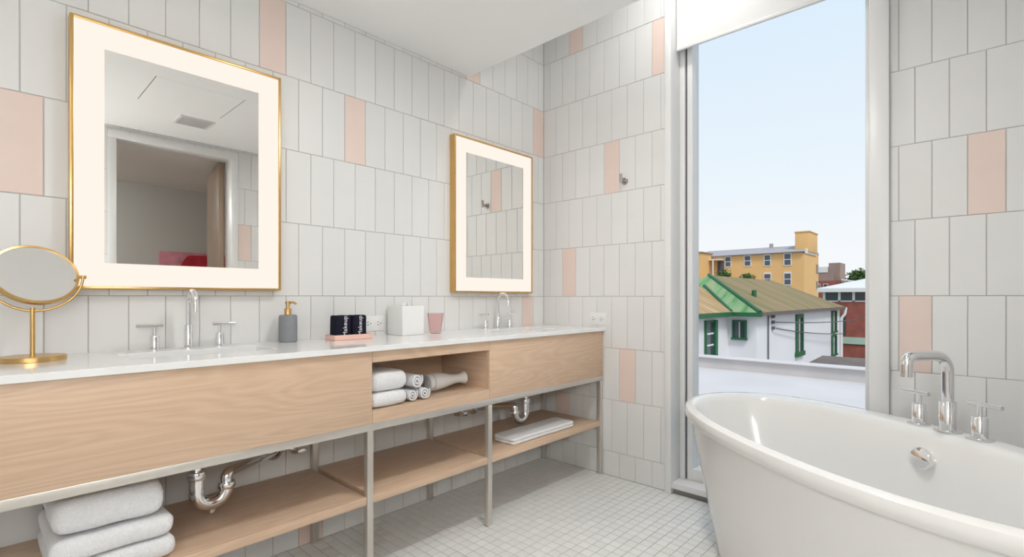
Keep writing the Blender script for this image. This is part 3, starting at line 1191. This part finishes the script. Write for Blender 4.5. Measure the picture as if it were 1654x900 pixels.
part('shell', f_tub, 'acrylic', tub)
OVM = Matrix.Translation((-.022, .262, .506)) @ Matrix.Rotation(math.radians(76), 4, 'X')
part('overflow', lambda bm: lathe(bm, [(.037, -.02), (.037, .006), (.035, .010), (.028, .012), (0, .013)], seg=40, M=OVM), 'chrome', tub)
part('drain', lambda bm: lathe(bm, [(.03, .146), (.03, .150), (.02, .151), (0, .150)], seg=24), 'chrome', tub)

tf = thing('tub_faucet', 'chrome deck mounted tub faucet with two lever handles', 'faucet', tuple(TUBC + Matrix.Rotation(TUBA, 3, 'Z') @ Vector((.004, .338, .6005))), TUBA)


def f_tsp(bm):
    box(bm, -.028, .028, -.028, .028, 0, .006, bev=.002)
    lathe(bm, [(0, .006), (.0245, .006), (.0245, .100), (.023, .102), (0, .102)], seg=32)
    tube(bm, fillet([(0, 0, .095), (0, 0, .258), (0, -.165, .258), (0, -.165, .190)], .062, 10), .0175, 24)


part('spout', f_tsp, 'chrome', tf)
for s in (-1, 1):
    def f_th(bm, s=s):
        box(bm, s * .099 - .026, s * .099 + .026, -.026, .026, 0, .006, bev=.002)
        lathe(bm, [(0, .006), (.0215, .006), (.0215, .072), (.020, .074), (.0075, .075), (.0075, .112), (0, .112)], cx=s * .099, seg=28)
        cyl(bm, (s * .099 - s * .034, 0, .113), (s * .099 + s * .064, 0, .113), .0075, 18)
    part('handle', f_th, 'chrome', tf)

# ------------------------------------------------------------------ outside: terrace and neighbouring buildings
mat('roof_membrane', (0.62, 0.59, 0.585), 0.85, noise=0.06, nscale=1.2)
mat('parapet_paint', (0.57, 0.54, 0.53), 0.8, noise=0.08, nscale=2.5)
mat('house_white', (0.79, 0.785, 0.82), 0.8, noise=0.03, nscale=.5)
mat('green_trim', (0.018, 0.13, 0.055), 0.5)
mat('green_dark', (0.03, 0.09, 0.05), 0.5)
mat('yellow_stucco', (0.78, 0.48, 0.205), 0.85, noise=0.07, nscale=.25)
mat('yellow_light', (0.80, 0.55, 0.24), 0.85, noise=0.05, nscale=.25)
mat('grey_roof', (0.38, 0.36, 0.37), 0.7, noise=0.08, nscale=.3)
mat('brick_red', (0.30, 0.095, 0.07), 0.85, noise=0.25, nscale=1.5)
mat('mint_band', (0.42, 0.58, 0.48), 0.7)
mat('brown_wall', (0.33, 0.235, 0.20), 0.85, noise=0.15, nscale=.3)
mat('white_roof', (0.74, 0.73, 0.73), 0.7, noise=0.04, nscale=.4)
mat('leaf_green', (0.07, 0.14, 0.035), 0.9, noise=0.4, nscale=.8)
mat('ground', (0.22, 0.22, 0.19), 0.95, noise=0.2, nscale=.2)
mat('shed_roof', (0.16, 0.13, 0.115), 0.85, noise=0.2, nscale=3)
mat('cable', (0.12, 0.12, 0.13), 0.6)


def roof_mat():
    """weathered green sheet roof: rust and moss streaks running down the slope"""
    for nm, c1, c2, c3, st in (('roof_east', (0.24, 0.185, 0.075), (0.13, 0.155, 0.04), (0.33, 0.20, 0.12), (.25, 2.2, .25)),
                               ('roof_hip', (0.20, 0.36, 0.17), (0.09, 0.24, 0.07), (0.33, 0.34, 0.18), (2.0, .3, .3)),
                               ('roof_wing', (0.42, 0.24, 0.11), (0.30, 0.26, 0.10), (0.52, 0.40, 0.22), (.25, 3.0, .25))):
        m = bpy.data.materials.new(nm)
        m.use_nodes = True
        nt = m.node_tree
        b = nt.nodes['Principled BSDF']
        b.inputs['Roughness'].default_value = .75
        tc = nt.nodes.new('ShaderNodeTexCoord')
        mp = nt.nodes.new('ShaderNodeMapping')
        mp.inputs['Scale'].default_value = st
        nt.links.new(tc.outputs['Object'], mp.inputs[0])
        n = nt.nodes.new('ShaderNodeTexNoise')
        n.inputs['Scale'].default_value = 1.0
        n.inputs['Detail'].default_value = 6
        n.inputs['Roughness'].default_value = .65
        nt.links.new(mp.outputs[0], n.inputs['Vector'])
        r = nt.nodes.new('ShaderNodeValToRGB')
        r.color_ramp.elements[0].position = .36
        r.color_ramp.elements[0].color = (*c2, 1)
        r.color_ramp.elements[1].position = .64
        r.color_ramp.elements[1].color = (*c3, 1)
        e = r.color_ramp.elements.new(.5)
        e.color = (*c1, 1)
        nt.links.new(n.outputs['Fac'], r.inputs[0])
        nt.links.new(r.outputs[0], b.inputs['Base Color'])
        MATS[nm] = m


roof_mat()
struct('floor_terrace', lambda bm: box(bm, -9, 12, 0.17, 5.7, -.45, -.09), 'roof_membrane')
par = part('parapet', lambda bm: (box(bm, -9, 12, 5.5, 5.72, -.091, .075)), 'parapet_paint')
tag(par, 'low pale parapet at the far edge of the roof terrace', 'parapet')
pbox('coping', 'roof_membrane', par, -9, 12, 5.46, 5.76, .075, .095, bev=.006)
struct('ground', lambda bm: box(bm, -160, 90, 5.8, 260, -7.2, -7.0), 'ground')

# dark shed roof just behind the parapet
sh = thing('shed', 'low dark shed roof just behind the parapet', 'shed', (0.9, 8.4, -7.0))
pbox('wall', 'parapet_paint', sh, -.9, 2.9, -.75, -.15, 0, 6.75)
part('roof', lambda bm: prism(bm, [(-1.15, -.9, 6.80), (-.95, -.1, 6.955), (-.95, -.1, 6.90), (-1.15, -.9, 6.74)], (4.2, 0, 0)), 'shed_roof', sh)

# white house with green roof
wh = thing('white_house', 'white walled house with mossy green and rust sheet roof', 'house', (0, 0, 0))
EZ = 0.34
RX, RZ, RY0, RY1 = -9.48, 2.36, 26.5, 38.7
pbox('wall', 'house_white', wh, -13.3, -5.72, 22.86, 42.5, -7, .32)
pbox('wing_wall', 'house_white', wh, -12.5, -7.04, 13.5, 22.86, -7, .36)
NE = (-5.43, 22.45, EZ)
FE = (-5.43, 42.8, EZ)
NWc = (-13.53, 22.45, EZ)
FWc = (-13.53, 42.8, EZ)
P0 = (RX, RY0, RZ)
P1 = (RX, RY1, RZ)
dn = (0, 0, -.07)
part('roof_slope', lambda bm: prism(bm, [NE, FE, P1, P0], dn), 'roof_east', wh)
part('roof_slope', lambda bm: prism(bm, [NWc, FWc, P1, P0], dn), 'roof_east', wh)
part('roof_hip', lambda bm: prism(bm, [NE, P0, NWc], dn), 'roof_hip', wh)
part('roof_hip', lambda bm: prism(bm, [FE, P1, FWc], dn), 'roof_hip', wh)
WX_ = -6.72
wr = EZ + (RZ - EZ) / 4.05 * (9.48 - 6.72)
part('wing_roof', lambda bm: (prism(bm, [(WX_, 13.2, EZ), (WX_, 22.9, EZ), (RX, 25.2, wr), (RX, 13.2, wr)], dn),
                              prism(bm, [(2 * RX - WX_, 13.2, EZ), (2 * RX - WX_, 22.9, EZ), (RX, 25.2, wr), (RX, 13.2, wr)], dn)), 'roof_wing', wh)
part('gutter', lambda bm: box(bm, -5.46, -5.34, 22.6, 42.9, EZ - .16, EZ + .01), 'shed_roof', wh)
part('fascia', lambda bm: (box(bm, -6.75, -5.34, 22.34, 22.46, EZ - .2, EZ), box(bm, -6.76, -6.62, 13.2, 22.46, EZ - .2, EZ + .01)), 'green_trim', wh)
part('ridge_cap', lambda bm: (tube(bm, [Vector(NE) + Vector((0, 0, .03)), Vector(P0) + Vector((0, 0, .03))], .09, 8), tube(bm, [(WX_ - .05, 22.5, EZ + .03), (RX + .25, 25.2, wr + .02)], .08, 8)), 'green_trim', wh)


def h_window(x0, x1, y0, y1, z0, z1, axis, name='window', bars=1, fr=.12):
    def f(bm):
        if axis == 'x':
            x = x0
            box(bm, x, x + .1, y0 - fr, y0, z0 - fr, z1 + fr)
            box(bm, x, x + .1, y1, y1 + fr, z0 - fr, z1 + fr)
            box(bm, x, x + .1, y0, y1, z1, z1 + fr)
            box(bm, x, x + .16, y0 - fr * 1.5, y1 + fr * 1.5, z0 - fr * 1.2, z0)
        else:
            y = y0
            box(bm, x0 - fr, x0, y - .1, y, z0 - fr, z1 + fr)
            box(bm, x1, x1 + fr, y - .1, y, z0 - fr, z1 + fr)
            box(bm, x0, x1, y - .1, y, z1, z1 + fr)
            box(bm, x0 - fr * 1.4, x1 + fr * 1.4, y - .16, y, z0 - fr * 1.3, z0)
    w = part(name, f, 'green_trim', wh)
    if axis == 'x':
        pbox('pane', 'far_glass', w, x0 + .01, x0 + .03, y0, y1, z0, z1)
        pbox('sash_bar', 'house_white', w, x0 + .03, x0 + .06, (y0 + y1) / 2 - .03, (y0 + y1) / 2 + .03, z0, z1)
    else:
        pbox('pane', 'far_glass', w, x0, x1, y0 - .03, y0 - .01, z0, z1)
        for q in range(bars):
            xc = x0 + (x1 - x0) * (q + 1) / (bars + 1)
            pbox('sash_bar', 'mint_band', w, xc - .03, xc + .03, y0 - .06, y0 - .03, z0, z1)


h_window(-6.76, -6.24, 22.86, 22.86, -.92, -.14, 'y', bars=1, fr=.08)
h_window(-5.72, 0, 30.0, 31.1, -2.15, -.16, 'x', fr=.22)
h_window(-5.72, 0, 39.5, 40.9, -1.42, -.02, 'x', fr=.1)
h_window(-5.72, 0, 39.5, 40.9, -3.1, -1.8, 'x', fr=.1)
hdoor = part('house_door', lambda bm: (box(bm, -7.04, -6.94, 19.85, 19.95, -2.2, 0.0), box(bm, -7.04, -6.88, 20.78, 21.08, -2.2, 0.0), box(bm, -7.04, -6.94, 19.95, 20.78, -.1, 0.0)), 'green_trim', wh)
pbox('pane', 'far_glass', hdoor, -7.035, -7.0, 19.95, 20.78, -2.2, -.1)
for z in (-.62, -1.15, -1.68):
    pbox('sash_bar', 'house_white', hdoor, -7.0, -6.97, 19.95, 20.78, z - .035, z + .035)
part('downspout', lambda bm: tube(bm, fillet([(-5.36, 42.7, EZ - .05), (-5.4, 42.62, -.25), (-5.62, 42.55, -.5), (-5.62, 42.55, -7)], .3, 5), .10, 10), 'white_roof', wh)
part('vent_pipe', lambda bm: cyl(bm, (-7.0, 26.6, .7), (-7.0, 26.6, 1.46), .13, 10), 'green_trim', wh)
part('service_mast', lambda bm: (tube(bm, fillet([(-5.66, 24.5, -5.0), (-5.66, 24.5, .17), (-5.66, 24.9, .22), (-5.66, 25.1, .0)], .2, 5), .035, 8),
                                 box(bm, -5.72, -5.6, 25.2, 25.45, .0, .14), box(bm, -5.72, -5.6, 25.2, 25.45, -.3, -.14), box(bm, -5.72, -5.6, 25.2, 25.45, -.6, -.45)), 'cable', wh)


def cable(name, a, b, sag, label):
    a, b = Vector(a), Vector(b)
    pts = [a.lerp(b, i / 16) - Vector((0, 0, sag * 4 * (i / 16) * (1 - i / 16))) for i in range(17)]
    o = part(name, lambda bm: tube(bm, pts, .028, 6), 'cable')
    tag(o, label, 'cable')


cable('power_line', (-5.55, 25.45, -.22), (-4.5, 45.85, -.6), .15, 'upper black power line crossing the white house wall')
cable('phone_line', (-5.55, 25.45, -.55), (-5.2, 41.0, -1.62), .12, 'lower thin line crossing the white house wall')


# yellow building
yb = thing('yellow_building', 'long yellow stucco building with grey roof and corner tower', 'building', (0, 0, 0))
YF = 80.0
pbox('wall', 'yellow_stucco', yb, -40, -16.7, YF, 88.9, -7, 7.9)
part('roof', lambda bm: prism(bm, [(-33.0, YF - .5, 7.85), (-33.0, 85.2, 9.25), (-33.0, 88.9, 7.9), (-33.0, YF, 7.7)], (16.4, 0, 0)), 'grey_roof', yb)
part('tower', lambda bm: box(bm, -18.3, -16.4, 81.5, 86.8, 7.9, 10.9, bev=.04), 'yellow_stucco', yb)
part('tower_cap', lambda bm: box(bm, -18.4, -16.3, 81.4, 86.9, 10.9, 11.05), 'yellow_light', yb)
part('end_parapet', lambda bm: prism(bm, [(-16.9, YF, 7.9), (-16.9, 84.6, 9.3), (-16.9, 85.2, 9.3), (-16.9, 87.2, 8.0), (-16.9, 87.2, 7.6), (-16.9, YF, 7.6)], (.35, 0, 0)), 'white_roof', yb)
part('annex', lambda bm: box(bm, -40, -30.3, 75.5, YF, -7, 8.2), 'yellow_stucco', yb)
part('annex_cornice', lambda bm: box(bm, -40, -30.1, 75.3, YF, 8.2, 8.35), 'brown_wall', yb)
part('porch', lambda bm: (box(bm, -30.3, -28.3, 78.5, YF, 7.1, 7.3), box(bm, -29.7, -29.5, 78.5, 78.7, 2, 7.1)), 'white_roof', yb)
pbox('porch_door', 'far_glass', yb, -29.4, -28.35, YF - .08, YF - .02, 4.0, 7.0)
part('roof_vent', lambda bm: cyl(bm, (-22.6, 85.0, 9.0), (-22.6, 85.0, 9.8), .3, 10), 'grey_roof', yb)
for x0, x1, z0, z1, c in ((-28.1, -27.3, 6.1, 7.6, 0), (-25.1, -24.25, 6.1, 7.6, 0), (-22.15, -21.35, 6.0, 7.55, 0), (-19.35, -18.5, 5.95, 7.6, 0), (-22.2, -21.3, 3.2, 4.65, 0), (-19.35, -18.5, 3.0, 4.65, 0)):
    w = part('window', lambda bm: (box(bm, x0 - .12, x0, YF - .08, YF, z0 - .1, z1 + .15), box(bm, x1, x1 + .12, YF - .08, YF, z0 - .1, z1 + .15), box(bm, x0, x1, YF - .08, YF, z1, z1 + .25), box(bm, x0, x1, YF - .08, YF, z0 - .12, z0), box(bm, x0, x1, YF - .07, YF, (z0 + z1) / 2 - .05, (z0 + z1) / 2 + .05)), 'white_roof', yb)
    pbox('pane', 'far_glass', w, x0, x1, YF - .05, YF - .03, z0, z1)
for y, z0, z1 in ((88.0, 4.9, 6.3), (88.0, 2.2, 3.6)):
    w = part('window', lambda bm: box(bm, -16.7, -16.62, y - .6, y + .6, z0, z1), 'brown_wall', yb)
    pbox('pane', 'far_glass', w, -16.62, -16.58, y - .5, y + .5, z0 + .1, z1 - .1)

# brick building with white roof
bb = thing('brick_building', 'red brick building with mint band and white roof beside the window jamb', 'building', (0, 0, 0))
BYF = 46.0
pbox('wall', 'brick_red', bb, -6.9, 6, BYF, 62, -7, .72)
pbox('band', 'mint_band', bb, -6.95, 6, BYF - .1, BYF + .1, -2.75, -2.2)
part('upper_frame', lambda bm: [box(bm, x - .09, x + .09, BYF - .05, BYF + .1, .72, 1.5) for x in (-7.45, -6.35, -5.35, -4.3, -3.2, -2.1)] + [box(bm, -7.5, 6, BYF - .05, BYF + .1, .70, .80)], 'white_roof', bb)
for x0, x1 in ((-7.36, -6.44), (-6.26, -5.44), (-5.26, -4.39), (-4.21, -3.29)):
    pbox('pane', 'far_glass', bb, x0, x1, BYF + .02, BYF + .05, .8, 1.5)
pbox('upper_wall', 'mint_band', bb, -7.5, 6, BYF + .3, 60, .72, 1.5)
part('roof', lambda bm: (prism(bm, [(-7.9, BYF - .5, 1.5), (-7.9, BYF - .5, 1.82), (-7.9, 61, 1.82), (-7.9, 61, 1.5)], (14, 0, 0)),
                         loops(bm, [[(-7.9, BYF - .5, 1.82), (6.1, BYF - .5, 1.82), (6.1, 61, 1.82), (-7.9, 61, 1.82)], [(-4.6, 53, 3.0), (3.4, 53, 3.0), (3.4, 54, 3.0), (-4.6, 54, 3.0)]], False, True)), 'white_roof', bb)
w = part('window', lambda bm: box(bm, -6.35, -5.9, BYF - .06, BYF, -2.0, -.35), 'green_dark', bb)
pbox('pane', 'far_glass', w, -6.3, -5.95, BYF - .08, BYF - .06, -1.9, -.45)

# far buildings and trees
fb = thing('brown_building', 'distant brown building with stepped tower behind the white roof', 'building', (-21.5, 120, -7))
part('wall', lambda bm: box(bm, -2.2, 1.2, 0, 6, 0, 13.4), 'brown_wall', fb)
part('tower', lambda bm: box(bm, 0.2, 2.3, 0.5, 6, 0, 15.4), 'brown_wall', fb)
part('brick_base', lambda bm: box(bm, -2.3, 2.6, -.4, 0, 0, 11.6), 'brick_red', fb)
part('upper_floor', lambda bm: box(bm, -2.0, 0.1, -.1, 2, 13.4, 14.6), 'white_roof', fb)
for x in (-1.6, -.2):
    w = part('window', lambda bm: box(bm, x - .45, x + .45, -.46, -.4, 10.1, 11.0), 'white_roof', fb)
    pbox('pane', 'far_glass', w, x - .35, x + .35, -.49, -.46, 10.2, 10.9)
fg = thing('far_shed', 'distant long low building with pale roof below the trees', 'building', (-15.5, 118, -7))
pbox('wall', 'brown_wall', fg, -2.6, 5, 0, 6, 0, 10.6)
part('roof', lambda bm: prism(bm, [(-3.0, -.5, 11.9), (5, -.5, 10.4), (5, -.5, 10.2), (-3.0, -.5, 11.6)], (0, 7, 0)), 'white_roof', fg)


def tree(loc, h, r, label, seed, name='tree', group='distant trees'):
    t = thing(name, label, 'tree' if name == 'tree' else 'plant', loc, group=group)
    rr = random.Random(seed)
    part('trunk', lambda bm: tube(bm, [(0, 0, 0), (.02 * h, 0, h * .4), (0, 0, h * .8)], [r * .12, r * .09, r * .04], 8), 'brown_wall', t)

    def f(bm):
        for _ in range(900):
            a, b_, q = rr.uniform(0, 2 * PI), rr.uniform(-1, 1), rr.random() ** .4
            s = math.sqrt(1 - b_ * b_)
            lump = .75 + .35 * math.sin(3 * a + seed) * math.cos(2.4 * b_ + seed)
            c = Vector((math.cos(a) * s, math.sin(a) * s, b_ * .8)) * r * q * lump + Vector((0, 0, h - r * .75))
            d = Vector((rr.uniform(-1, 1), rr.uniform(-1, 1), rr.uniform(-1, 1))).normalized()
            e = d.orthogonal().normalized()
            g_ = d.cross(e)
            k = r * rr.uniform(.07, .13)
            quad(bm, c + e * k, c + g_ * k * .6, c - e * k, c - g_ * k * .6)
    o = part('foliage', f, 'leaf_green', t, smooth=False)
    o['kind'] = 'stuff'


tree((-18.5, 138, -7), 15.2, 3.4, 'tall distant tree nearest the window jamb', 3)
tree((-26.0, 152, -7), 13.6, 2.6, 'lower distant tree beside the pale far roof', 5)
tree((-26.2, 112, -7), 10.6, 3.0, 'dark tree in front of the distant brown building', 8)
tree((-15.6, 45.4, -7), 10.75, .85, 'bushy treetop rising behind the green roof near the porch', 11, group='treetops behind the green roof')
tree((-14.6, 48.8, -7), 10.55, .85, 'small bushy treetop rising behind the middle of the green roof', 12, group='treetops behind the green roof')
